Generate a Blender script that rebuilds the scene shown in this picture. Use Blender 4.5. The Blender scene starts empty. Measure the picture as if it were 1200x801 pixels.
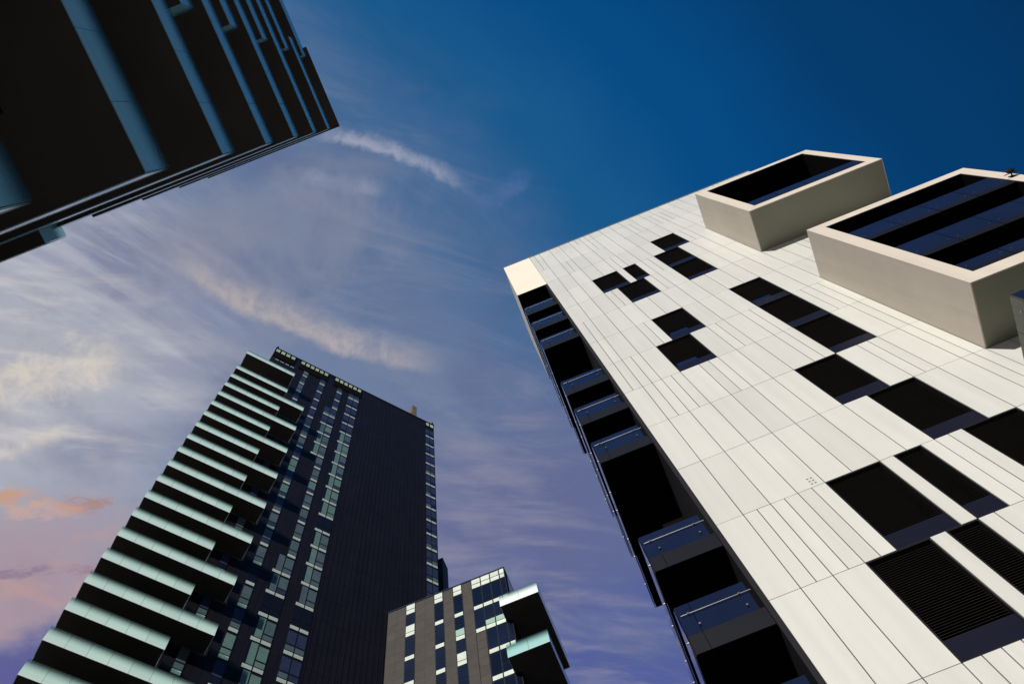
import bpy, math, random
from mathutils import Vector, Matrix
random.seed(7)
S = bpy.context.scene
COL = S.collection
EYE = 1.6                                   # camera height above the pavement

# ------------------------------------------------------------------ materials
def new_mat(name):
    m = bpy.data.materials.new(name); m.use_nodes = True
    nt = m.node_tree; b = nt.nodes['Principled BSDF']
    return m, nt, b

def surf(name, col, rough=.6, spec=.4, metal=0., var=.08, nscale=1.5, bump=0., bscale=30., island=0., streak=0., coat=0.):
    """plain surface: colour broken up by noise, optional tone per separate panel and rain streaks"""
    m, nt, b = new_mat(name); N = nt.nodes; L = nt.links
    tc = N.new('ShaderNodeTexCoord')
    no = N.new('ShaderNodeTexNoise'); no.inputs['Scale'].default_value = nscale; no.inputs['Detail'].default_value = 6
    L.new(tc.outputs['Object'], no.inputs['Vector'])
    mr = N.new('ShaderNodeMapRange'); mr.inputs[1].default_value = .3; mr.inputs[2].default_value = .7
    mr.inputs[3].default_value = 1-var; mr.inputs[4].default_value = 1+var
    L.new(no.outputs['Fac'], mr.inputs[0]); fac = mr.outputs[0]
    if streak:
        mp = N.new('ShaderNodeMapping'); mp.inputs['Scale'].default_value = (2.2, 2.2, .09)
        L.new(tc.outputs['Object'], mp.inputs['Vector'])
        n2 = N.new('ShaderNodeTexNoise'); n2.inputs['Scale'].default_value = 1.6; n2.inputs['Detail'].default_value = 5
        L.new(mp.outputs[0], n2.inputs['Vector'])
        m2 = N.new('ShaderNodeMapRange'); m2.inputs[1].default_value = .35; m2.inputs[2].default_value = .7
        m2.inputs[3].default_value = 1+streak*.4; m2.inputs[4].default_value = 1-streak
        L.new(n2.outputs['Fac'], m2.inputs[0])
        mu = N.new('ShaderNodeMath'); mu.operation = 'MULTIPLY'; L.new(fac, mu.inputs[0]); L.new(m2.outputs[0], mu.inputs[1]); fac = mu.outputs[0]
    if island:
        ge = N.new('ShaderNodeNewGeometry')
        m3 = N.new('ShaderNodeMapRange'); m3.inputs[3].default_value = 1-island; m3.inputs[4].default_value = 1+island
        L.new(ge.outputs['Random Per Island'], m3.inputs[0])
        mu = N.new('ShaderNodeMath'); mu.operation = 'MULTIPLY'; L.new(fac, mu.inputs[0]); L.new(m3.outputs[0], mu.inputs[1]); fac = mu.outputs[0]
    hs = N.new('ShaderNodeVectorMath'); hs.operation = 'SCALE'; hs.inputs[0].default_value = col[:3]
    L.new(fac, hs.inputs['Scale']); L.new(hs.outputs[0], b.inputs['Base Color'])
    b.inputs['Roughness'].default_value = rough; b.inputs['Specular IOR Level'].default_value = spec; b.inputs['Metallic'].default_value = metal
    if coat: b.inputs['Coat Weight'].default_value = coat; b.inputs['Coat Roughness'].default_value = .05
    if bump:
        n4 = N.new('ShaderNodeTexNoise'); n4.inputs['Scale'].default_value = bscale; n4.inputs['Detail'].default_value = 4
        L.new(tc.outputs['Object'], n4.inputs['Vector'])
        bp = N.new('ShaderNodeBump'); bp.inputs['Strength'].default_value = bump; bp.inputs['Distance'].default_value = .02
        L.new(n4.outputs['Fac'], bp.inputs['Height']); L.new(bp.outputs[0], b.inputs['Normal'])
    return m

def clear_glass(name, tint=(.75, .85, .95), body=(.02, .03, .06), opac=.35, rough=.04):
    """see-through pane: clear, part tinted body, fresnel sky reflection"""
    m, nt, b = new_mat(name); N = nt.nodes; L = nt.links
    tr = N.new('ShaderNodeBsdfTransparent'); tr.inputs[0].default_value = (*tint, 1)
    b.inputs['Base Color'].default_value = (*body, 1); b.inputs['Roughness'].default_value = rough; b.inputs['Specular IOR Level'].default_value = .6
    fr = N.new('ShaderNodeFresnel'); fr.inputs[0].default_value = 1.5
    mx = N.new('ShaderNodeMath'); mx.operation = 'ADD'; mx.inputs[1].default_value = opac; mx.use_clamp = True
    L.new(fr.outputs[0], mx.inputs[0])
    ms = N.new('ShaderNodeMixShader'); L.new(mx.outputs[0], ms.inputs[0]); L.new(tr.outputs[0], ms.inputs[1]); L.new(b.outputs[0], ms.inputs[2])
    L.new(ms.outputs[0], N['Material Output'].inputs[0])
    return m

def fritted_glass(name, frit, hmax):
    """balustrade glass printed with a white-green frit that thins out towards the top edge (uses the UV height of the pane)"""
    m, nt, b = new_mat(name); N = nt.nodes; L = nt.links
    uv = N.new('ShaderNodeUVMap'); sx = N.new('ShaderNodeSeparateXYZ'); L.new(uv.outputs[0], sx.inputs[0])
    mr = N.new('ShaderNodeMapRange'); mr.interpolation_type = 'SMOOTHSTEP'
    mr.inputs[1].default_value = hmax*.32; mr.inputs[2].default_value = hmax*.97; mr.inputs[3].default_value = 1; mr.inputs[4].default_value = .04
    L.new(sx.outputs[1], mr.inputs[0])
    ge = N.new('ShaderNodeNewGeometry')
    m3 = N.new('ShaderNodeMapRange'); m3.inputs[3].default_value = .93; m3.inputs[4].default_value = 1.05
    L.new(ge.outputs['Random Per Island'], m3.inputs[0])
    sc = N.new('ShaderNodeVectorMath'); sc.operation = 'SCALE'; sc.inputs[0].default_value = frit; L.new(m3.outputs[0], sc.inputs['Scale'])
    ed = N.new('ShaderNodeMapRange'); ed.inputs[1].default_value = 0; ed.inputs[2].default_value = hmax*.22; ed.inputs[3].default_value = .55; ed.inputs[4].default_value = 0
    L.new(sx.outputs[1], ed.inputs[0])
    wm = N.new('ShaderNodeMix'); wm.data_type = 'RGBA'; L.new(ed.outputs[0], wm.inputs[0]); L.new(sc.outputs[0], wm.inputs[6])
    wm.inputs[7].default_value = (min(1, frit[0]*1.32), min(1, frit[1]*1.04), min(1, frit[2]*1.14), 1)
    L.new(wm.outputs[2], b.inputs['Base Color']); b.inputs['Roughness'].default_value = .12; b.inputs['Specular IOR Level'].default_value = .5
    tr = N.new('ShaderNodeBsdfTransparent'); tr.inputs[0].default_value = (.62, .80, .80, 1)
    gl = N.new('ShaderNodeBsdfGlossy'); gl.inputs['Roughness'].default_value = .05
    m1 = N.new('ShaderNodeMixShader'); m1.inputs[0].default_value = .035; L.new(tr.outputs[0], m1.inputs[1]); L.new(gl.outputs[0], m1.inputs[2])
    m2 = N.new('ShaderNodeMixShader'); L.new(mr.outputs[0], m2.inputs[0]); L.new(m1.outputs[0], m2.inputs[1]); L.new(b.outputs[0], m2.inputs[2])
    L.new(m2.outputs[0], N['Material Output'].inputs[0])
    return m

M = {}
M['white'] = surf('white_cladding', (.635, .625, .575), .38, .35, var=.025, nscale=.35, island=.045, streak=.055, bump=.04, bscale=3)
M['cream'] = surf('cream_corner_panel', (.95, .83, .67), .4, .4, var=.02, nscale=.5)
M['plaster'] = surf('beige_plaster', (.61, .54, .455), .8, .2, var=.035, nscale=.8, streak=.05, bump=.15, bscale=55)
M['shaded_soffit'] = surf('olive_shade_plaster', (.225, .225, .165), .45, .4, var=.05, nscale=.6)  # bay underside: shade put into a darker olive tone of the plaster
M['coping'] = surf('grey_coping', (.22, .23, .25), .4, .5, metal=.6)
M['body'] = surf('dark_wall', (.010, .010, .013), .7, .2)
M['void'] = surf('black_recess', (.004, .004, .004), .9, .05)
M['reveal'] = surf('black_reveal', (.008, .008, .008), .6, .2)
M['slat'] = surf('dark_slat', (.020, .016, .013), .6, .2, var=.15)
M['band'] = surf('navy_glass', (.010, .010, .020), .30, .16, var=.1, nscale=.6)
M['bluepane'] = surf('blue_glass', (.010, .015, .040), .07, .5, var=.15, nscale=.4)
M['fascia'] = surf('slate_fascia', (.0075, .0075, .0105), .45, .2, island=.08)
M['steel'] = surf('brushed_steel', (.34, .33, .32), .35, .5, metal=.8)
M['soffit'] = surf('brown_black_soffit', (.060, .052, .044), .8, .1, var=.12, nscale=.5, island=.06)
M['dark_clad'] = surf('night_blue_cladding', (.0085, .0076, .0122), .5, .2, var=.12, nscale=.3, streak=.12, island=.1)
M['brown'] = surf('brown_stone_tile', (.050, .042, .034), .6, .3, var=.14, nscale=1.2, island=.10, bump=.1, bscale=20)
M['brownjoint'] = surf('brown_joint', (.030, .025, .021), .8, .1)
M['spandrel'] = surf('pale_spandrel', (.44, .50, .45), .3, .4, island=.14)
M['spandrel_white'] = surf('white_spandrel', (.64, .69, .60), .3, .4, island=.10)
M['spandrel_mint'] = surf('mint_spandrel', (.34, .50, .40), .25, .4, island=.05)
M['frame'] = surf('black_frame', (.007, .008, .009), .4, .3)
M['g_navy'] = surf('window_navy', (.006, .008, .019), .06, .28, var=.2, nscale=.5)
M['g_blue'] = surf('window_blue', (.009, .012, .028), .06, .32, var=.25, nscale=.4)
M['g_black'] = surf('window_black', (.008, .009, .018), .08, .3)
M['c_teal'] = surf('teal_blind', (.125, .215, .19), .5, .3, var=.10, nscale=1.2, coat=.6)
M['c_grey'] = surf('grey_blind', (.080, .118, .132), .5, .3, var=.15, nscale=1.2, coat=.6)
M['c_navy'] = surf('navy_blind', (.026, .034, .078), .5, .3, var=.2, nscale=1.2, coat=.5)
M['c_tan'] = surf('tan_blind', (.19, .15, .11), .6, .2, coat=.5)
M['louvre_green'] = surf('pale_green_louvre', (.52, .66, .44), .35, .4, island=.12)
M['mint'] = fritted_glass('mint_fritted_glass', (.72, .98, .87), 1.45)
M['white_frit'] = fritted_glass('white_fritted_glass', (.86, .95, .88), 1.55)
M['mint_shade'] = fritted_glass('sea_green_fritted_glass', (.36, .62, .58), 1.55)
M['blue_frit'] = fritted_glass('blue_green_fritted_glass', (.20, .47, .56), 1.57)
M['clear'] = clear_glass('clear_balustrade_glass', opac=.25)
M['green_pane'] = clear_glass('greenish_side_glass', (.60, .68, .58), (.10, .115, .085), .62, .08)
M['tan'] = surf('tan_stack', (.14, .125, .09), .7, .2, var=.2, nscale=2)
M['ground'] = surf('paving', (.30, .28, .26), .8, .2, var=.2, nscale=.3)
M['black_metal'] = surf('black_metal', (.01, .01, .012), .35, .5)
M['slot_ink'] = surf('vent_slot', (.22, .215, .19), .8, .1)

# ------------------------------------------------------------------ mesh builder
class MB:
    def __init__(s): s.v = []; s.f = []; s.m = []; s.uv = []
    def quad(s, pts, mi=0, uv=None):
        n = len(s.v); s.v += [tuple(p) for p in pts]; s.f.append(tuple(range(n, n+len(pts)))); s.m.append(mi)
        s.uv.append(uv if uv else [(p[0]+p[1], p[2]) for p in pts])
    def box(s, x0, x1, y0, y1, z0, z1, mi=0, uvz=None):
        n = len(s.v)
        for z in (z0, z1):
            s.v += [(x0, y0, z), (x1, y0, z), (x1, y1, z), (x0, y1, z)]
        F = [(0, 3, 2, 1), (4, 5, 6, 7), (0, 1, 5, 4), (1, 2, 6, 5), (2, 3, 7, 6), (3, 0, 4, 7)]
        b = z0 if uvz is None else uvz
        for f in F:
            s.f.append(tuple(n+i for i in f)); s.m.append(mi)
            s.uv.append([(s.v[n+i][0]+s.v[n+i][1], s.v[n+i][2]-b) for i in f])
    def prism(s, poly, z0, z1, mi=0):
        n = len(s.v); k = len(poly)
        s.v += [(x, y, z0) for x, y in poly]+[(x, y, z1) for x, y in poly]
        def add(f): s.f.append(f); s.m.append(mi); s.uv.append([(s.v[i][0]+s.v[i][1], s.v[i][2]) for i in f])
        add(tuple(n+i for i in reversed(range(k)))); add(tuple(n+k+i for i in range(k)))
        for i in range(k):
            j = (i+1) % k; add((n+i, n+j, n+k+j, n+k+i))
    def rod(s, a, b, r, mi=0, seg=8):
        a = Vector(a); b = Vector(b); d = (b-a).normalized()
        u = d.orthogonal().normalized(); w = d.cross(u); n = len(s.v)
        for p in (a, b):
            for i in range(seg):
                t = 2*math.pi*i/seg; s.v.append(tuple(p+u*math.cos(t)*r+w*math.sin(t)*r))
        def add(f): s.f.append(f); s.m.append(mi); s.uv.append([(0, 0)]*len(f))
        for i in range(seg):
            j = (i+1) % seg; add((n+i, n+j, n+seg+j, n+seg+i))
        add(tuple(n+i for i in reversed(range(seg)))); add(tuple(n+seg+i for i in range(seg)))
    def build(s, name, mats, parent=None, off=(0, 0, 0), bevel=0):
        me = bpy.data.meshes.new(name); me.from_pydata([(x-off[0], y-off[1], z-off[2]) for x, y, z in s.v], [], s.f)
        if not isinstance(mats, (list, tuple)): mats = [mats]
        for m in mats: me.materials.append(m)
        me.polygons.foreach_set('material_index', s.m)
        l = me.uv_layers.new(name='UVMap'); flat = []
        for u in s.uv:
            for c in u: flat += [c[0], c[1]]
        l.data.foreach_set('uv', flat); me.update()
        o = bpy.data.objects.new(name, me); COL.objects.link(o)
        if parent: o.parent = parent
        if bevel:
            bv = o.modifiers.new('edge', 'BEVEL'); bv.width = bevel; bv.segments = 2; bv.limit_method = 'ANGLE'
        return o

def thing(name, label, cat, loc, rz=0, group=None):
    o = bpy.data.objects.new(name, None); COL.objects.link(o); o.location = loc; o.rotation_euler = (0, 0, rz)
    o.empty_display_size = 1; o['label'] = label; o['category'] = cat
    if group: o['group'] = group
    return o

def copy_tree(o, parent=None):
    c = o.copy(); COL.objects.link(c)
    if parent: c.parent = parent
    for ch in list(o.children): copy_tree(ch, c)
    return c

# ------------------------------------------------------------------ camera (looking steeply up)
cam = bpy.data.cameras.new('camera'); co = bpy.data.objects.new('camera', cam); COL.objects.link(co)
right = Vector((.930, .355, -.096)); down = Vector((-.368, .895, -.253))
E3 = [[0.9299208, -0.3677367, -0.0041352], [0.355035, 0.8947555, 0.2708556], [-0.0959035, -0.2533424, 0.9626111]]
R = Matrix(((E3[0][0], -E3[0][1], -E3[0][2]), (E3[1][0], -E3[1][1], -E3[1][2]), (E3[2][0], -E3[2][1], -E3[2][2])))
co.matrix_world = Matrix.Translation((0, 0, EYE)) @ R.to_4x4()
cam.sensor_width = 36; cam.lens = 36*1049.88/1200; cam.clip_start = .1; cam.clip_end = 6000
S.camera = co

# ------------------------------------------------------------------ ground
g = MB(); g.quad([(-2500, -2500, 0), (2500, -2500, 0), (2500, 2500, 0), (-2500, 2500, 0)])
go = g.build('ground', M['ground']); go['kind'] = 'structure'

# ================================================================== WHITE TOWER (front plane y = Y0)
Y0 = 11.2; FH = .2956*Y0; HM = .03055*Y0          # storey height, half panel module
def X(u): return u*Y0
def Z(u): return u*Y0+EYE
WX0, WX1 = X(.2475), X(1.604)
zrow = lambda k: Z(1.0715)+FH*k                    # horizontal joints
xcol = lambda i: WX0+HM*i                          # half modules
ROOF = Z(5.075)
off = (X(.09), Y0, 0)
wt = thing('apartment_tower', 'white panelled tower with scattered black windows and two big beige projecting bays', 'apartment tower', off)
# body (dark structural walls behind the cladding)
b = MB()
b.box(WX0+.06, WX1-.02, Y0+.62, 30, 0, ROOF-.1)
b.box(WX0-.11, WX0-.005, Y0+.012, Y0+2.29, 0, Z(4.305)-.01)    # dark return of the loggia opening
b.box(X(.09)+1.08, WX0+.05, Y0+2.31, 21.9, 0, ROOF-.12); b.box(WX0+.0, WX0+.05, Y0+.06, Y0+.60, 0, ROOF-.11)
b.box(WX1-.06, WX1-.025, Y0+.06, Y0+.61, 0, ROOF-.11)
b.build('wall', M['body'], wt, off)
# corner block above the loggia
b = MB(); b.box(X(.09), WX0-.004, Y0-.012, Y0+5.2, Z(4.30), ROOF); b.build('corner_panel', M['cream'], wt, off, .01)
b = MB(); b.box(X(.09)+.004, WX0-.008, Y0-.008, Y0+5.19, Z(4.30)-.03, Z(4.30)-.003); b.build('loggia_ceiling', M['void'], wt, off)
b = MB(); b.box(X(.09)-.02, WX1+.02, Y0-.035, Y0+.7, ROOF+.002, ROOF+.13); b.build('coping', M['coping'], wt, off, .01)

# windows: (first half-module, last half-module, bottom row, top row)  row 0 = z 1.0715
WIN = [(18, 22, 10, 11), (16, 20, 9, 10), (16, 20, 8, 9), (6, 10, 9, 10), (11, 13, 9, 10), (8, 12, 8, 9),
       (8, 12, 6, 7), (6, 10, 5, 6), (18, 22, 6, 7), (18, 22, 5, 6), (18, 22, 4, 5), (14, 18, 3, 4), (16, 20, 2, 3),
       (18, 22, 1, 2), (8, 12, 1, 2), (13, 15, 1, 2), (6, 10, 0, 1), (11, 13, 0, 1), (16, 20, 0, 1), (20, 24, -1, 0)]
NROW = 14
rows = [(-6+i) for i in range(6+NROW)]
taken = set()
for a, c, r0, r1 in WIN:
    for i in range(a, c):
        for r in range(r0, r1): taken.add((i, r))
# bays take their part of the facade
BAYS = [(Z(3.437), Z(4.165)), (Z(1.956), Z(2.887))]
BX0 = X(1.042)
GAP = .011
cl = MB()
ncol = int(round((WX1-WX0)/HM))
rnd = random.Random(21)
for r in rows:
    z0 = zrow(r); z1 = zrow(r+1)
    if z0 > ROOF: continue
    z1 = min(z1, ROOF)
    if r == rows[-1]: z1 = ROOF
    if z1-z0 < .3 and r != rows[0]: pass
    i = 0
    while i < ncol:
        if (i, r) in taken: i += 1; continue
        w = 2 if i % 2 == 0 else 1
        if w == 2 and (((i+1), r) in taken or rnd.random() < .24): w = 1
        if i+w > ncol: w = ncol-i
        xa, xb = xcol(i), xcol(i+w)
        if i+w == ncol: xb = WX1
        dy = rnd.uniform(-.0015, .0015)
        cl.box(xa+GAP, xb-GAP, Y0+dy, Y0+.045, z0+GAP*.8, z1-GAP*.8)
        i += w
cl.build('cladding', M['white'], wt, off)
# dark membrane behind the joints (only where there is cladding)
bk = MB()
for r in rows:
    z0 = zrow(r); z1 = min(zrow(r+1), ROOF)
    if z0 > ROOF: continue
    i = 0
    while i < ncol:
        if (i, r) in taken: i += 1; continue
        j = i
        while j < ncol and (j, r) not in taken: j += 1
        xb = WX1 if j == ncol else xcol(j)
        bk.quad([(xcol(i), Y0+.06, z0), (xb, Y0+.06, z0), (xb, Y0+.06, z1), (xcol(i), Y0+.06, z1)])
        i = j
bk.build('joint_backing', M['body'], wt, off)
# small ventilation slots on one panel
vs = MB()
for (px_, pz_) in ((.4665, 1.676), (.4745, 1.676), (.4665, 1.688), (.4745, 1.688), (.4665, 1.700), (.4745, 1.700)):
    vs.box(X(px_), X(px_)+.05, Y0-.006, Y0-.002, Z(pz_)-.02, Z(pz_)+.02)
vs.build('vent_slots', M['slot_ink'], wt, off)

RD = .09
for wi, (a, c, r0, r1) in enumerate(WIN):
    x0, x1, z0, z1 = xcol(a), xcol(c), zrow(r0), zrow(r1)
    f = MB(); t = .03
    f.box(x0+.004, x0+t, Y0+.012, Y0+.58, z0+.004, z1-.004)
    f.box(x1-t, x1-.004, Y0+.012, Y0+.58, z0+.004, z1-.004)
    f.box(x0+t, x1-t, Y0+.012, Y0+.58, z1-t, z1-.004)
    f.box(x0+t, x1-t, Y0+.012, Y0+.58, z0+.004, z0+t)
    f.box(x0+t, x1-t, Y0+.54, Y0+.58, z0+t, z1-t)
    wo = f.build('window', M['reveal'], wt, off)
    # louvred blind
    s = MB(); n = int((z1-z0-.64)/.072); zb = z0+.60
    for k in range(n):
        zc = zb+.072*k+.036
        s.quad([(x0+t+.01, Y0+RD, zc-.028), (x1-t-.01, Y0+RD, zc-.028), (x1-t-.01, Y0+RD+.045, zc+.028), (x0+t+.01, Y0+RD+.045, zc+.028)])
        s.box(x0+t+.01, x1-t-.01, Y0+RD-.004, Y0+RD, zc-.033, zc-.026)
    s.build('louvre_blind', M['slat'], wo)
    wo.children[-1].data.transform(Matrix.Translation((-off[0], -off[1], -off[2])))
    gb = MB(); gb.box(x0+t+.005, x1-t-.005, Y0+.02, Y0+.045, z0+t+.003, z0+.60)
    o = gb.build('glass_band', M['band'], wo, off)
    if wi in (6, 7, 8):  # second blue pane behind and above the glass band, left part only
        gp = MB(); gp.box(x0+t+.10, x0+(x1-x0)*.62, Y0+.075, Y0+.09, z0+.45, z0+1.02)
        gp.build('second_pane', M['bluepane'], wo, off)

# projecting bays
BY = Y0*.827
for bi, (z0, z1) in enumerate(BAYS):
    f = MB(); tx, tz = .5, (.52 if bi == 0 else .56)
    f.box(BX0, BX0+tx, BY, Y0-.004, z0, z1); f.box(WX1-tx+.06, WX1+.01, BY, Y0-.004, z0, z1)
    f.box(BX0+tx, WX1-tx+.06, BY, Y0-.004, z1-tz, z1); f.box(BX0+tx, WX1-tx+.06, BY, Y0-.004, z0, z0+tz+.1)
    bo = f.build('projecting_bay', M['plaster'], wt, off)
    sf = MB(); sf.box(BX0+.04, WX1-.03, BY+.05, Y0-.006, z0-.012, z0-.002); sf.build('soffit_shade_sheet', M['shaded_soffit'], bo, off)  # added sheet that carries the underside's shade as colour
    # lining and back
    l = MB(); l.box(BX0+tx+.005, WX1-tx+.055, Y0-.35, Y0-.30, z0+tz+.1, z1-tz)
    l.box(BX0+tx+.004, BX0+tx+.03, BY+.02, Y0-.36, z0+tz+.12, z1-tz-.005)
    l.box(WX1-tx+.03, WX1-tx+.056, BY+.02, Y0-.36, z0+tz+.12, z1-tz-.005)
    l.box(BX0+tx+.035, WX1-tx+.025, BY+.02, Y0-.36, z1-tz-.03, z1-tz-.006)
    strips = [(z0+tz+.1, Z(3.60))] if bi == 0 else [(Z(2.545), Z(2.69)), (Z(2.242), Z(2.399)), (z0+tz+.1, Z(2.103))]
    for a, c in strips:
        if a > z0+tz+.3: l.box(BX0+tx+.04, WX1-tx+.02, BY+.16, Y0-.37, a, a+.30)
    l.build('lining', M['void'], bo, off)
    for a, c in strips:
        p = MB(); n = 4; xa, xb = BX0+tx+.01, WX1-tx+.05
        for k in range(n):
            u0 = xa+(xb-xa)*k/n+.012; u1 = xa+(xb-xa)*(k+1)/n-.012
            p.box(u0, u1, BY+.035, BY+.055, a+.36, c); p.box(u0, u1, BY+.03, BY+.06, a+.01, a+.35, 1)
        po = p.build('glass_parapet', [M['bluepane'], M['fascia']], bo, off)
        q = MB(); q.rod((xa, BY+.09, c-.30), (xb, BY+.09, c-.30), .015)
        for k in range(n):
            for e in (.12, .88):
                u = xa+(xb-xa)*(k+e)/n; q.rod((u, BY+.012, a+.60), (u, BY+.035, a+.60), .016)
        q.build('handrail', M['steel'], po, off)

# glazed balcony under the lower bay
f = MB(); zt = Z(1.808); f.box(BX0+.02, WX1, BY+.02, Y0-.01, zt-1.62, zt-1.34)
gbo = f.build('glazed_balcony', M['fascia'], wt, off)
p = MB()
for k in range(5):
    u0 = BX0+(WX1-BX0)*k/5+.01; u1 = BX0+(WX1-BX0)*(k+1)/5-.01
    p.box(u0, u1, BY-.02, BY, zt-1.62, zt)
p.build('glass_parapet', M['bluepane'], gbo, off)
p = MB()
for k in range(2):
    v0 = BY+.02+(Y0-BY-.03)*k/2+.008; v1 = BY+.02+(Y0-BY-.03)*(k+1)/2-.008
    for e in range(3): p.box(BX0-.012, BX0+.008, v0, v1, zt-1.62+.54*e+.006, zt-1.62+.54*(e+1)-.006)
p.build('side_glass', M['green_pane'], gbo, off)
p = MB()
for k in range(3): p.rod((BX0-.03, BY+.35+.6*k, zt-.35), (BX0-.012, BY+.35+.6*k, zt-.35), .03)
p.build('glass_fixing', M['steel'], gbo, off)

# corner loggia balconies
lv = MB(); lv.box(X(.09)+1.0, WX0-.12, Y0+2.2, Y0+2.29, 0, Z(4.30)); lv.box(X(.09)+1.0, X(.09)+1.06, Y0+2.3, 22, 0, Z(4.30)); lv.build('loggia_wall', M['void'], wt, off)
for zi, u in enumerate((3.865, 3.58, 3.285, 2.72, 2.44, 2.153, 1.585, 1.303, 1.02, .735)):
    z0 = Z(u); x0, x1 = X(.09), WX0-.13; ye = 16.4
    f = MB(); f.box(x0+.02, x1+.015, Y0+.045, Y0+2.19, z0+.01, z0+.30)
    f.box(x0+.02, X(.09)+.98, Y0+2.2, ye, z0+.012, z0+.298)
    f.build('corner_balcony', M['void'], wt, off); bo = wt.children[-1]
    p = MB(); xs = x0+.32
    for a, c in ((x0+.004, xs-.006), (xs+.006, x1)): p.box(a, c, Y0+.004, Y0+.035, z0, z0+.60)
    p.box(x0-.022, x0-.002, Y0+.04, ye, z0, z0+.42)
    p.build('fascia', M['fascia'], bo, off)
    p = MB()
    for a, c in ((x0+.004, xs-.006), (xs+.006, x1-.10)): p.box(a, c, Y0+.008, Y0+.03, z0+.60, z0+1.64)
    p.build('glass_panel', M['bluepane'], bo, off)
    p = MB()
    for k in range(3): p.box(x0-.020, x0-.004, Y0+.04+(ye-Y0-.04)*k/3+.008, Y0+.04+(ye-Y0-.04)*(k+1)/3-.008, z0+.42, z0+1.62)
    p.build('side_glass', M['clear'], bo, off)
    p = MB(); p.rod((x0+.06, Y0-.03, z0+1.24), (x1-.05, Y0-.03, z0+1.24), .010); p.build('handrail', M['steel'], bo, off)
    p = MB()
    for (xx, zz) in ((xs-.10, 1.24), (x1-.30, 1.24), (xs+.02, .80), (x1-.28, .80)):
        p.rod((xx, Y0-.05, z0+zz), (xx, Y0+.008, z0+zz), .026)
    for yy in (.3, 1.4, 2.05, 3.1, 3.75, 4.8): p.rod((x0-.045, Y0+yy, z0+.80), (x0-.020, Y0+yy, z0+.80), .018)
    p.build('glass_fixing', M['steel'], bo, off)

# small floodlight clamped to the frame of the lower bay
fl = thing('floodlight', 'small black floodlight on a bracket, fixed to the right frame of the lower beige bay', 'floodlight', (X(1.586), BY, Z(2.60)))
p = MB(); p.rod((0, 0, 0), (0, -.14, .03), .025); p.box(-.10, .10, -.02, -.001, -.10, .10); p.build('bracket', M['black_metal'], fl)
p = MB(); p.box(-.11, .11, -.24, -.14, -.02, .13); p.box(-.14, .14, -.27, -.24, -.05, .16); p.build('lamp_head', M['black_metal'], fl, (0, 0, 0), .015)
p = MB(); p.rod((-.30, -.15, -.06), (.25, -.15, -.04), .016); p.build('arm', M['black_metal'], fl)

# ================================================================== DARK TOWER WITH MINT BALCONIES (turned about 50 degrees)
TH = 0.880066; DF = 39.33; DB = 37.5
tl = thing('high_rise', 'dark high-rise with stacked pale mint balconies and narrow window columns', 'apartment tower', (-math.sin(TH)*DF, math.cos(TH)*DF, 0), TH)
F = lambda u: u*DF+EYE
T0, T1 = -.0595*DF, .5795*DF; TOP = F(3.172)
b = MB(); b.box(T0, T1, 0, 18, 0, TOP); b.build('wall', M['body'], tl)
# facade cladding sheets with ribs on the blind part
c = MB()
def clad(ta, tb, z0, z1, w):
    n = max(1, round((tb-ta)/w)); 
    for k in range(n):
        a = ta+(tb-ta)*k/n; e = ta+(tb-ta)*(k+1)/n
        c.box(a+.008, e-.008, -.03, -.002, z0, z1)
for za in range(24):
    z1 = TOP-.02-FH*za; z0 = z1-FH+.03
    if z1 < 30: break
    clad(T0+.01, F(.283)-EYE, z0, z1, .68)
    clad(F(.283)-EYE, F(.541)-EYE, z0, z1, .50)
    clad(F(.541)-EYE, T1-.01, z0, z1, .70)
c.build('cladding', M['dark_clad'], tl)
c = MB(); n = 21
for k in range(n+1):
    x = F(.285)-EYE+(F(.540)-F(.285))*k/n; c.box(x-.035, x+.035, -.055, -.031, 30, TOP-.05)
c.build('rib_battens', M['dark_clad'], tl)
c = MB(); c.box(T0-.05, T1+.05, -.12, .4, TOP+.002, TOP+.18); c.box(T0-.05, T0+.3, .4, 18, TOP+.002, TOP+.17); c.box(T1-.3, T1+.05, .4, 18, TOP+.002, TOP+.17)
c.build('coping', M['black_metal'], tl)
# crown louvres
for a, e, n in ((-.058, .0195, 4), (.040, .149, 6), (.174, .281, 6), (.5435, .5775, 2)):
    xa, xb = a*DF, e*DF
    f = MB(); f.box(xa, xb, -.14, -.035, F(3.075 if n > 2 else 3.128), F(3.163)); fo = f.build('crown_louvre', M['void'], tl)
    p = MB()
    for k in range(n):
        u0 = xa+(xb-xa)*k/n; u1 = xa+(xb-xa)*(k+1)/n
        p.box(u0+.10, u1-.12, -.17, -.141, F(3.1465), F(3.158)); p.box(u0+.10, u1-.12, -.17, -.141, F(3.131), F(3.1435))
    p.build('louvre_pane', M['louvre_green'], fo)
p = MB()
for k in range(4): p.box(T0+.6+k*.75, T0+1.15+k*.75, -.06, -.031, F(3.052), F(3.058))
p.build('slot_vents', M['spandrel'], tl)
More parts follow.
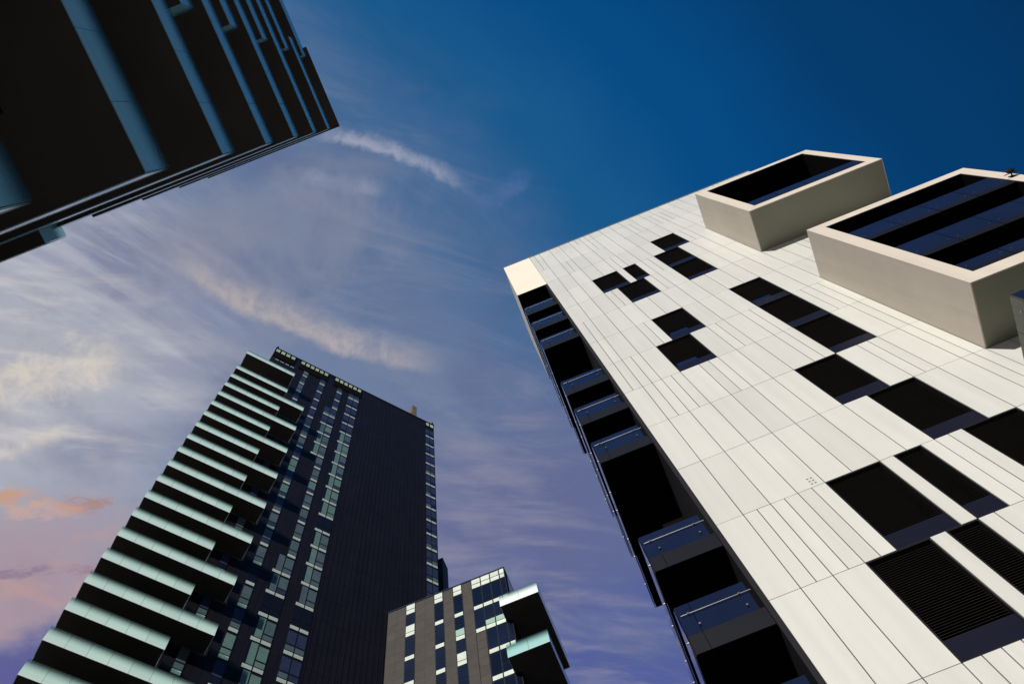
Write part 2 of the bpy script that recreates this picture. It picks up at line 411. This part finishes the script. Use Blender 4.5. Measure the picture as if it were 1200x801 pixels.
# windows
wr = random.Random(5)
def tower_window(xa, xb, zs, cols, first=True):
    """one storey: spandrel strip at the bottom (zs), panes above it"""
    H = FH*.987; w = (xb-xa)/len(cols)
    f = MB(); f.box(xa-.03, xb+.03, -.055, -.031, zs-.03, zs+H-.04); fo = f.build('window', M['frame'], tl)
    sp = MB(); byM = {}
    for i, k in enumerate(cols):
        a = xa+w*i+.05; e = xa+w*(i+1)-.05
        if k != 'x': sp.box(a, e, -.085, -.056, zs, zs+.44)
        def pane(mn, z0, z1):
            byM.setdefault(mn, MB()).box(a, e, -.075, -.056, z0, z1)
        if k == 'tall':
            m_ = wr.choice(['c_teal', 'c_teal', 'c_teal', 'c_grey'])
            byM.setdefault('g_black', MB()).box(a, a+.20, -.075, -.056, zs+.56, zs+H-.14)
            byM.setdefault(m_, MB()).box(a+.202, e, -.075, -.056, zs+.56, zs+H-.14)
        elif k == 'split':
            m_ = wr.choice(['c_grey', 'c_grey', 'c_teal', 'c_grey'])
            pane(m_, zs+1.34, zs+H-.30); pane(wr.choice(['c_navy', m_, 'c_grey']), zs+.56, zs+1.16)
        elif k == 'dark':
            pane('c_navy', zs+1.34, zs+H-.30); pane(wr.choice(['c_navy', 'g_blue', 'c_grey']), zs+.56, zs+1.16)
        elif k == 'black':
            pane('g_black', zs+1.34, zs+H-.14); pane('g_black', zs+.54, zs+1.20)
    if sp.v: sp.build('spandrel', M['spandrel'], fo)
    for mn, mb in byM.items(): mb.build('pane', M[mn], fo)
row = lambda k: F(2.094-.0842*k-.0005)
for k in range(-11, 10):
    zs = row(k)
    up = k < -6
    tower_window(.0625*DF, .0815*DF, zs, [wr.choice(['dark', 'dark', 'split'])])
    tower_window(.1265*DF, .1475*DF, zs, ['black'] if k == 5 else [wr.choice(['dark', 'dark', 'split'] if up else ['split', 'split', 'dark'])])
    two = (-8 <= k <= -4) or k >= 4
    if two: tower_window(.1705*DF, .2135*DF, zs, ['black', 'black'] if k == 6 else (['dark', 'dark'] if up else ['tall', 'split']))
    else: tower_window(.1925*DF, .2135*DF, zs, ['dark' if up else 'split'])
    tower_window(.2375*DF, .2790*DF, zs, ['black', 'black'] if k in (1, 6) else (['dark', 'dark'] if up else (['dark', 'dark'] if k > 6 else ['tall', 'split'])))
    if k <= 2: tower_window(.5435*DF, .5770*DF, zs, ['dark', 'dark'])
# balconies
lev = [1.2085+.0885*i for i in range(-3, 21)]
BLV = lambda u: u*DB+EYE
YB = DF-DB                                        # balcony depth in front of the facade
TL0 = -.1355*DB
for i, u in enumerate(lev):
    idx = i-3
    if idx == 19: continue
    long_ = (idx % 2 == 1)
    te = (.1095 if long_ else .0405)*DB
    if idx == 20: te = .039*DB; u = 2.978
    z0 = BLV(u)
    s = MB(); s.box(TL0+.05, te-.05, -YB+.05, -.18, z0+.01, z0+.30); s.box(TL0+.05, T0-.02, -.18, 5, z0+.012, z0+.298)
    bo = s.build('balcony', M['soffit'], tl)
    H = 1.45 
    p = MB(); n = int(round((te-TL0)/1.35))
    for k in range(n):
        a = TL0+(te-TL0)*k/n; e = TL0+(te-TL0)*(k+1)/n
        p.box(a+.008, e-.008, -YB, -YB+.025, z0, z0+H)
    p.build('parapet', M['mint'], bo)
    p = MB()
    for k in range(5): p.box(TL0, TL0+.025, -YB+.03+k*1.36+.01, -YB+.03+(k+1)*1.36-.01, z0, z0+H)
    p.build('side_parapet', M['mint'], bo)
    p = MB(); p.box(te-.025, te, -YB+.03, -.14, z0, z0+H); p.build('end_parapet', M['mint'], bo)
    p = MB(); p.rod((TL0+.05, -YB+.10, z0+1.33), (te-.05, -YB+.10, z0+1.33), .025); p.build('handrail', M['black_metal'], bo)
# roof exhaust stack and lightning rods
p = MB(); p.box(.494*DF, .5135*DF, .45, 2.2, TOP+.19, TOP+6.2); p.box(.4945*DF, .513*DF, .42, .449, TOP+5.0, TOP+5.8); p.box(.488*DF, .4938*DF, .45, 1.5, TOP+.19, TOP+2.6)
p.build('exhaust_stack', M['tan'], tl, (0, 0, 0), .04)
for x in (T0+.15, T1-.15):
    p = MB(); p.rod((x, .15, TOP+.1), (x, .15, TOP+1.5), .07); p.box(x-.13, x+.13, .02, .28, TOP+.9, TOP+1.3); p.build('lightning_rod', M['black_metal'], tl)

# dark block rising behind the high-rise
rb = thing('stair_block', 'narrow black block rising behind the dark high-rise, beside the brown building', 'building', (-22.5, 56, 0))
p = MB(); zt = 1.979*56+EYE
v = [(-3, 0), (2.75, 0), (2.75, 8), (-3, 8)]
p.prism([(-3, .02), (2.36, .02), (2.42, 1.8), (-3, 1.8)], 0, zt); p.build('wall', M['dark_clad'], rb)
for k in range(6):
    p = MB(); p.box(.9, 2.0, -.02, .018, zt-2.2-3.3*k, zt-1.2-3.3*k); p.build('window', M['g_black'], rb)
p = MB(); p.box(-3.05, 2.42, -.03, 1.85, zt+.002, zt+.2); p.build('coping', M['black_metal'], rb)

# ================================================================== BROWN LOW TOWER
YB0 = 38.5; XB0, XB1 = -.4945*YB0, -.214*YB0; BT = 1.824*YB0+EYE
bt = thing('apartment_block', 'brown stone-clad block with pale striped windows and two deep glass balconies on its right corner', 'apartment block', (-14, YB0, 0))
boff = (-14, YB0, 0)
q = lambda u: u*YB0; zq = lambda u: u*YB0+EYE
p = MB(); p.prism([(XB0, YB0+.02), (XB1, YB0+.02), (XB1, 54), (-15.6, 54), (-15.6, YB0+4.5)], 0, BT); p.build('wall', M['brownjoint'], bt, boff)
p = MB(); p.box(XB0-.04, XB1+.04, YB0-.08, YB0+.3, BT+.002, BT+.16); p.box(XB1-.26, XB1+.04, YB0+.3, 54, BT+.002, BT+.158); p.build('coping', M['black_metal'], bt, boff)
cols = [(-.4505, -.4280), (-.3830, -.3618), (-.3380, -.3165), (-.2935, -.2140)]
p = MB(); edges = [-.4945]+[e for c_ in cols for e in c_]
segs = [(edges[2*i], edges[2*i+1]) for i in range(4)]
rr = random.Random(3)
for (a, e) in segs:
    xa, xb = q(a)+.01, q(e)-.02; n = max(1, round((xb-xa)/.9)); z = BT-.05
    p = MB()
    while z > 40:
        for k in range(n): p.box(xa+(xb-xa)*k/n+.004, xa+(xb-xa)*(k+1)/n-.004, YB0-.04, YB0+.018, z-1.094, z-.006)
        z -= 1.1
    p.build('stone_cladding', M['brown'], bt, boff)
p = MB()
zl = zq(1.612)                                     # tiles below the wide windows, left of the lower group
z = zl
while z > 40:
    p.box(q(-.2930), q(-.2725), YB0-.04, YB0+.018, z-1.09, z-.012); z -= 1.1
p.build('stone_cladding', M['brown'], bt, boff)
def brown_window(edg, z0, z1, zs, kind='std'):
    """storey window between glazing lines edg, spandrel height zs at the bottom"""
    f = MB(); f.box(q(edg[0])-.02, q(edg[-1])+.02, YB0-.055, YB0+.015, z0-.02, z1+.02); fo = f.build('window', M['frame'], bt, boff)
    sp = MB(); pn = MB(); mi = MB()
    for i in range(len(edg)-1):
        a, e = q(edg[i])+.05, q(edg[i+1])-.05
        if e-a < .1: continue
        if kind == 'top':
            zm = z0+(z1-z0)*.46
            sp.box(a, e, YB0-.09, YB0-.056, zm+.05, z1-.06); sp.box(a, e, YB0-.09, YB0-.056, z0+.04, zm-.05); continue
        sp.box(a, e, YB0-.09, YB0-.056, z0, z0+zs)
        base = z0+zs+.08
        if kind == 'extra': sp.box(a, e, YB0-.09, YB0-.056, base, base+.95); base += 1.03
        if kind == 'mint': mi.box(a, e, YB0-.09, YB0-.056, base, base+.85); base += .93
        if kind == 'corner' and i > 0:
            mi.box(a, e, YB0-.09, YB0-.056, base, base+.65); base += .73
        if i % 2 == 0 and kind in ('std',) and len(edg) > 3: pn.box(a, e, YB0-.075, YB0-.056, base, z1-.06)
        else:
            zm = base+(z1-base)*.36
            pn.box(a, e, YB0-.075, YB0-.056, zm+.05, z1-.06); pn.box(a, e, YB0-.075, YB0-.056, base, zm-.05)
    if sp.v: sp.build('spandrel', M['spandrel_white'], fo, boff)
    if mi.v: mi.build('mint_panel', M['spandrel_mint'], fo, boff)
    if pn.v: pn.build('pane', M[rr.choice(['g_blue', 'g_navy', 'g_blue'])], fo, boff)
ST = .0858
kinds = [['extra', 'std', 'std'], ['std', 'std', 'mint'], ['std', 'std', 'extra'], ['std', 'mint', 'std'], ['extra', 'std', 'std'], ['std', 'std', 'std']]
for ci, (a, e) in enumerate(cols[:3]):
    brown_window([a, e], zq(1.784), zq(1.8225), 0, 'top')
    for k in range(6):
        zt = 1.784-ST*k; brown_window([a, e], zq(zt-ST), zq(zt)-.08, .50, kinds[k][ci])
G4 = [-.2935, -.2712, -.2488, -.2265, -.2140]
brown_window(G4, zq(1.784), zq(1.8225), 0, 'top')
brown_window(G4, zq(1.784-ST), zq(1.784)-.08, .50)
brown_window(G4, zq(1.784-2*ST)+.0, zq(1.784-ST)-.08, .50, 'corner')
for k in range(2, 6):
    zt = 1.784-ST*k; brown_window(G4[1:], zq(zt-ST), zq(zt)-.08, .50)
# side wall glazing (right flank, seen only from beside)
for k in range(6):
    zt = 1.822-ST*k
    f = MB(); f.box(XB1-.01, XB1+.04, YB0+.6, YB0+8, zq(zt-ST)+.55, zq(zt)-.1); f.build('flank_glazing', M['g_navy'], bt, boff)
# deep corner balconies
for bi, (zz, mt) in enumerate(((1.6105*YB0, 'white_frit'), (1.435*YB0, 'mint_shade'), (1.263*YB0, 'mint_shade'))):
    yf = zz/1.6775 if bi == 0 else (zz/1.495 if bi == 1 else 36.94)
    xa, xb = -.236*36.94, -.1493*36.94
    ye = 44.35; z0 = zz+EYE
    if bi: yf = 36.94
    s = MB(); s.box(xa+.04, xb-.04, yf+.04, YB0-.10, z0+.01, z0+.34); s.box(XB1+.06, xb-.04, YB0-.10, ye, z0+.01, z0+.338)
    bo = s.build('corner_balcony', M['soffit'], bt, boff)
    p = MB()
    for k in range(2): p.box(xa+(xb-xa)*k/2+.01, xa+(xb-xa)*(k+1)/2-.01, yf, yf+.03, z0, z0+1.55)
    p.box(xa, xa+.03, yf+.035, YB0-.10, z0, z0+1.55)
    p.build('glass_parapet', M[mt], bo, boff)
    p = MB()
    for k in range(5): p.box(xb-.03, xb, yf+.035+(ye-yf-.04)*k/5+.01, yf+.035+(ye-yf-.04)*(k+1)/5-.01, z0, z0+1.55)
    p.build('side_parapet', M[mt], bo, boff)
    p = MB(); p.rod((xa+.05, yf+.12, z0+1.45), (xb-.05, yf+.12, z0+1.45), .025); p.rod((xb-.12, yf+.12, z0+1.45), (xb-.12, ye, z0+1.45), .025)
    p.build('handrail', M['black_metal'], bo, boff)

# ================================================================== NEAR BUILDING OVERHEAD (upper left)
AX, AY = -5.23, -.69
nb = thing('balcony_building', 'dark building overhead with black balcony undersides and bluish glass balustrades', 'apartment building', (AX, AY, 0))
aoff = (AX, AY, 0)
AU = 5.23; zA = lambda u: u*AU+EYE
NX = -30; IX, IY = AX-1.9, AY-1.9; BK = -13
p = MB(); p.box(NX, IX, BK, IY, 0, zA(10.95)); p.build('wall', M['body'], nb, aoff)
p = MB(); p.box(NX, IX+.05, BK, IY+.05, zA(10.955), zA(11.0)); p.box(IX+.05, AX+.02, AY-4.96, AY+.0, zA(10.95), zA(11.0)); p.box(-13.9, IX+.05, IY+.05, AY, zA(10.952), zA(10.998)); p.build('roof', M['soffit'], nb, aoff)
PH = 1.57
def near_balcony(rects, runs, z0):
    s = MB()
    for r in rects: s.box(*r, z0+.01, z0+.32)
    bo = s.build('balcony', M['soffit'], nb, aoff)
    for nm, sel in (('parapet', [r for r in runs if r[0] == 'x' ]), ('front_parapet', [r for r in runs if r[0] == 'y']), ('end_parapet', [r for r in runs if r[0] == 'end'])):
        if not sel: continue
        p = MB()
        for ax, c0, a, e in sel:
            n = max(1, round(abs(e-a)/1.30)) if ax != 'y' else max(1, round(abs(e-a)/1.45))
            for k in range(n):
                u0 = a+(e-a)*k/n; u1 = a+(e-a)*(k+1)/n
                u0, u1 = min(u0, u1)+.006, max(u0, u1)-.006
                if ax != 'y': p.box(c0-.025, c0, u0, u1, z0, z0+PH)
                else: p.box(u0, u1, c0-.025, c0, z0, z0+PH)
        p.build(nm, M['blue_frit'], bo, aoff)
    return bo
LONG = [2.08, 3.346, 4.617, 5.880, 7.140, 8.405, 9.670]
SHORT = [2.715, 3.98, 5.25, 6.515, 7.775, 9.04, 10.31]
for i, u in enumerate(LONG):
    yb = BK if i < 6 else AY-5.1
    near_balcony([(IX+.04, AX-.03, yb, AY-.03), (-13.9, IX+.04, IY+.06, AY-.03)],
                 [('x', AX, AY-.03, yb), ('y', AY, -13.9, AX-.03), ('end', -13.88, IY+.1, AY-.03)], zA(u))
for u in SHORT:
    ye = -.945*AU
    near_balcony([(IX+.04, AX-.03, BK, ye-.03)], [('x', AX, ye-.03, BK), ('y', ye, IX+.05, AX-.03)], zA(u))
# balconies further along the front, stepping out a little more
for z in (27.45,):
    y1 = -.0107*27.45
    near_balcony([(NX, -11.83, IY+.06, y1-.03)], [('y', y1, NX+.1, -11.83), ('end', -11.80, IY+.1, y1-.03)], z+EYE)

# ------------------------------------------------------------------ sun and sky
to_sun = Vector((-.205, -1, .33)).normalized()
sun = bpy.data.lights.new('sun', 'SUN'); sun.energy = 4.0; sun.angle = math.radians(.5); sun.color = (1, .965, .905)
so = bpy.data.objects.new('sun', sun); COL.objects.link(so); so.rotation_euler = (-to_sun).to_track_quat('-Z', 'Y').to_euler(); so.location = (-60, -200, 80)

w = bpy.data.worlds.new('World'); S.world = w; w.use_nodes = True
nt = w.node_tree; N = nt.nodes; L = nt.links
bg = N['Background']
def val(x):
    n = N.new('ShaderNodeValue'); n.outputs[0].default_value = x; return n.outputs[0]
def m(op, a, b_=0., c_=0., clamp=False):
    n = N.new('ShaderNodeMath'); n.operation = op; n.use_clamp = clamp
    for i, x in enumerate((a, b_, c_)):
        if isinstance(x, (int, float)): n.inputs[i].default_value = x
        else: L.new(x, n.inputs[i])
    return n.outputs[0]
def sm(x, a, b_, lo=0., hi=1.):
    n = N.new('ShaderNodeMapRange'); n.interpolation_type = 'SMOOTHSTEP'
    for i, v_ in ((1, a), (2, b_), (3, lo), (4, hi)): n.inputs[i].default_value = v_
    L.new(x, n.inputs[0]); return n.outputs[0]
def srgb(r, g_, b_):
    f = lambda c_: (c_/255/12.92) if c_ <= 10 else ((c_/255+.055)/1.055)**2.4
    return (f(r), f(g_), f(b_), 1)
def mix(fac, a, b_):
    n = N.new('ShaderNodeMix'); n.data_type = 'RGBA'; n.clamp_factor = True
    if isinstance(fac, (int, float)): n.inputs[0].default_value = fac
    else: L.new(fac, n.inputs[0])
    for i, x in ((6, a), (7, b_)):
        if isinstance(x, tuple): n.inputs[i].default_value = x
        else: L.new(x, n.inputs[i])
    return n.outputs[2]
def comb(x, y, z=0.):
    n = N.new('ShaderNodeCombineXYZ')
    for i, q_ in enumerate((x, y, z)):
        if isinstance(q_, (int, float)): n.inputs[i].default_value = q_
        else: L.new(q_, n.inputs[i])
    return n.outputs[0]
def noise(vec, scale, detail=6., rough=.55, dist=0.):
    n = N.new('ShaderNodeTexNoise'); n.inputs['Scale'].default_value = scale; n.inputs['Detail'].default_value = detail
    n.inputs['Roughness'].default_value = rough; n.inputs['Distortion'].default_value = dist
    L.new(vec, n.inputs['Vector']); return n.outputs['Fac']
tc = N.new('ShaderNodeTexCoord'); sp = N.new('ShaderNodeSeparateXYZ'); L.new(tc.outputs['Generated'], sp.inputs[0])
zc = m('MAXIMUM', sp.outputs[2], .05)
u = m('DIVIDE', sp.outputs[0], zc); v = m('DIVIDE', sp.outputs[1], zc)       # a flat layer of air high above the street
uvw = comb(u, v)
def rot(a):                                       # coordinates along / across a direction in the cloud layer
    c_, s_ = math.cos(a), math.sin(a)
    return m('ADD', m('MULTIPLY', u, c_), m('MULTIPLY', v, s_)), m('ADD', m('MULTIPLY', u, -s_), m('MULTIPLY', v, c_))
n_big = noise(uvw, 3.2, 5); n_mid = noise(uvw, 9, 7, .6, .4)
# clear-air colour: deep blue on one side, paler lavender towards the other
pgrad = m('ADD', m('SUBTRACT', u, m('MULTIPLY', v, .42)), m('MULTIPLY', m('SUBTRACT', n_big, .5), .16))
cr = N.new('ShaderNodeValToRGB'); cr.color_ramp.interpolation = 'EASE'
stops = [(-.62, (150, 163, 184)), (-.40, (124, 137, 168)), (-.20, (98, 118, 154)), (-.06, (64, 103, 148)), (.06, (22, 88, 140)), (.2, (2, 74, 132)), (.42, (0, 58, 108)), (.75, (0, 44, 84))]
lo, hi = -.7, .8
el = cr.color_ramp.elements
while len(el) < len(stops): el.new(.5)
for e_, (p_, c_) in zip(el, stops): e_.position = (p_-lo)/(hi-lo); e_.color = srgb(*c_)
mr = N.new('ShaderNodeMapRange'); mr.inputs[1].default_value = lo; mr.inputs[2].default_value = hi; L.new(pgrad, mr.inputs[0]); L.new(mr.outputs[0], cr.inputs[0])
sky = cr.outputs[0]
# lower sky: mauve, then slate blue
vj = m('ADD', v, m('MULTIPLY', m('SUBTRACT', n_mid, .5), .12))
sky = mix(m('MULTIPLY', sm(vj, .26, .50), m('MULTIPLY', sm(u, .25, -.02), .85)), sky, srgb(100, 106, 150))
sky = mix(m('MULTIPLY', sm(vj, .52, .72), .9), sky, srgb(80, 94, 156))
# creamy veil on the left
veil = m('MULTIPLY', sm(u, -.22, -.52), m('MULTIPLY', sm(v, .30, .15), sm(v, -.12, .08)))
sky = mix(m('MULTIPLY', veil, .75), sky, srgb(186, 184, 192))
# thin wisps
al, ac = rot(math.radians(38))
w1 = noise(comb(m('MULTIPLY', al, 1.0), m('MULTIPLY', ac, 3.6)), 4.5, 9, .62, .9)
al2, ac2 = rot(math.radians(26))
w2 = noise(comb(m('MULTIPLY', al2, 1.2), m('MULTIPLY', ac2, 5.5)), 5.2, 8, .6, .3)
al3, ac3 = rot(math.radians(23))
w3 = noise(comb(m('MULTIPLY', al3, 1.0), m('MULTIPLY', ac3, 5.0)), 6.5, 8, .6, .12)
left = sm(pgrad, .10, -.18)
al4, ac4 = rot(math.radians(55))
w4 = noise(comb(m('MULTIPLY', al4, 1.0), m('MULTIPLY', ac4, 6.5)), 5.5, 9, .62, .25)
shade = noise(uvw, 6.5, 5, .55, .3)
sky = mix(m('MULTIPLY', m('MULTIPLY', sm(shade, .46, .66), left), .42), sky, srgb(96, 104, 140))
sky = mix(m('MULTIPLY', m('MULTIPLY', sm(w4, .42, .72), m('MULTIPLY', sm(u, -.20, -.38), sm(v, .26, .14))), .62), sky, srgb(186, 188, 198))
sky = mix(m('MULTIPLY', m('MULTIPLY', sm(w1, .42, .72), left), .34), sky, srgb(154, 157, 170))
sky = mix(m('MULTIPLY', m('MULTIPLY', sm(w2, .46, .76), m('MULTIPLY', sm(u, -.25, -.5), sm(v, .30, .18))), .75), sky, srgb(214, 208, 206))
sky = mix(m('MULTIPLY', m('MULTIPLY', sm(w3, .44, .70), m('MULTIPLY', sm(u, .06, -.06), sm(v, .26, .40))), .62), sky, srgb(142, 140, 162))
# soft grey bank in the middle
dx_ = m('DIVIDE', m('ADD', u, .20), .16); dy_ = m('DIVIDE', m('SUBTRACT', v, .09), .10)
bank = m('MULTIPLY', sm(m('ADD', m('MULTIPLY', dx_, dx_), m('MULTIPLY', dy_, dy_)), 1.6, .1), sm(n_mid, .38, .62))
sky = mix(m('MULTIPLY', bank, .5), sky, srgb(142, 146, 163))
# bright streaks: ridge along a bent line a->b
def streak(pts, width, colr, amt, soft=.45, fine=30):
    global sky
    (ax_, ay_), (bx_, by_) = pts[0], pts[-1]
    Ls = math.hypot(bx_-ax_, by_-ay_); cx, sx_ = (bx_-ax_)/Ls, (by_-ay_)/Ls
    t = m('DIVIDE', m('ADD', m('MULTIPLY', m('SUBTRACT', u, ax_), cx), m('MULTIPLY', m('SUBTRACT', v, ay_), sx_)), Ls)
    d = m('ADD', m('MULTIPLY', m('SUBTRACT', u, ax_), -sx_), m('MULTIPLY', m('SUBTRACT', v, ay_), cx))
    mx, my = pts[1]
    tm = ((mx-ax_)*cx+(my-ay_)*sx_)/Ls; dm = -(mx-ax_)*sx_+(my-ay_)*cx
    k = dm/(tm*(1-tm))
    d = m('SUBTRACT', d, m('MULTIPLY', m('MULTIPLY', t, m('SUBTRACT', 1., t)), k))
    nn = noise(uvw, fine, 9, .66, .5)
    d = m('ADD', d, m('MULTIPLY', m('SUBTRACT', nn, .5), width*2.2))
    prof = m('MULTIPLY', sm(d, -width*soft, 0.), sm(d, width, 0.))
    ends = m('MULTIPLY', sm(t, -.12, .25), sm(t, 1.08, .70))
    f_ = m('MULTIPLY', m('MULTIPLY', prof, ends), m('MULTIPLY', sm(noise(uvw, 24, 9, .68, .4), .34, .62, .35, 1.), amt))
    sky = mix(f_, sky, srgb(*colr))
streak([(-.318, .050), (-.243, .157), (-.095, .278)], .013, (180, 171, 173), 1.0, 3.2, 19)
streak([(-.125, -.018), (-.045, .037), (.015, .104)], .010, (164, 168, 188), .80, 1.6, 46)
streak([(-.150, .020), (-.115, .045), (-.07, .07)], .010, (150, 156, 182), .55, 1.5, 46)
streak([(.01, .115), (.045, .12), (.085, .11)], .012, (92, 116, 168), .45, 1.5, 46)
streak([(-.60, .100), (-.52, .112), (-.40, .13)], .045, (222, 212, 196), .75, .8)
streak([(-.66, .172), (-.585, .182), (-.50, .185)], .016, (226, 214, 198), .65, .8)
# warm glow low on the left and the little lit clouds in it
glow = m('MULTIPLY', sm(u, -.42, -.62), m('MULTIPLY', sm(vj, .20, .29), sm(vj, .43, .37)))
sky = mix(m('MULTIPLY', glow, .75), sky, srgb(176, 150, 160))
sky = mix(m('MULTIPLY', m('MULTIPLY', sm(vj, .37, .43), sm(u, -.42, -.58)), .85), sky, srgb(88, 88, 150))
cl = noise(comb(m('MULTIPLY', al2, 1.0), m('MULTIPLY', ac2, 2.4)), 11, 8, .6, .5)
warm = m('MULTIPLY', m('MULTIPLY', sm(u, -.44, -.62), m('MULTIPLY', sm(v, .25, .30), sm(v, .42, .34))), sm(cl, .46, .64))
sky = mix(m('MULTIPLY', warm, .55), sky, srgb(196, 156, 146))
def blob(cx, cy, rx, ry, colr, amt):
    global sky
    a_ = m('DIVIDE', m('SUBTRACT', u, cx), rx); b_ = m('DIVIDE', m('SUBTRACT', v, cy), ry)
    # elongated along the screen of sky: turn 20 degrees
    c_, s_ = math.cos(math.radians(21)), math.sin(math.radians(21))
    p_ = m('ADD', m('MULTIPLY', m('SUBTRACT', u, cx), c_), m('MULTIPLY', m('SUBTRACT', v, cy), s_)); q_ = m('SUBTRACT', m('MULTIPLY', m('SUBTRACT', v, cy), c_), m('MULTIPLY', m('SUBTRACT', u, cx), s_))
    p_ = m('DIVIDE', p_, rx); q_ = m('DIVIDE', q_, ry)
    r_ = m('ADD', m('ADD', m('MULTIPLY', p_, p_), m('MULTIPLY', q_, q_)), m('MULTIPLY', m('SUBTRACT', noise(comb(m('MULTIPLY', al3, 1.0), m('MULTIPLY', ac3, 2.2)), 24, 9, .72, .8), .5), 6.5))
    sky = mix(m('MULTIPLY', sm(r_, 1.0, -.3), amt), sky, srgb(*colr))
blob(-.612, .230, .046, .015, (212, 152, 104), .7)
blob(-.532, .275, .042, .013, (172, 132, 124), .8)
blob(-.580, .262, .055, .014, (218, 172, 146), .5)
blob(-.620, .330, .10, .010, (132, 112, 140), .6)
# Nishita daylight below the graded air colour
st = N.new('ShaderNodeTexSky'); st.sky_type = 'NISHITA'; st.sun_disc = False
st.sun_elevation = math.asin(to_sun.z); st.sun_rotation = math.atan2(to_sun.x, to_sun.y); st.altitude = 100
STR = .1
sc = N.new('ShaderNodeVectorMath'); sc.operation = 'SCALE'; sc.inputs['Scale'].default_value = 1/STR; L.new(sky, sc.inputs[0])
fin = mix(.97, st.outputs[0], sc.outputs[0])
L.new(fin, bg.inputs[0]); bg.inputs[1].default_value = STR

# ------------------------------------------------------------------ render
S.render.engine = 'CYCLES'
S.view_settings.view_transform = 'Standard'; S.view_settings.look = 'None'; S.view_settings.exposure = 0; S.view_settings.gamma = 1
S.cycles.max_bounces = 6; S.cycles.transparent_max_bounces = 16
S.render.resolution_x = 1024; S.render.resolution_y = 683
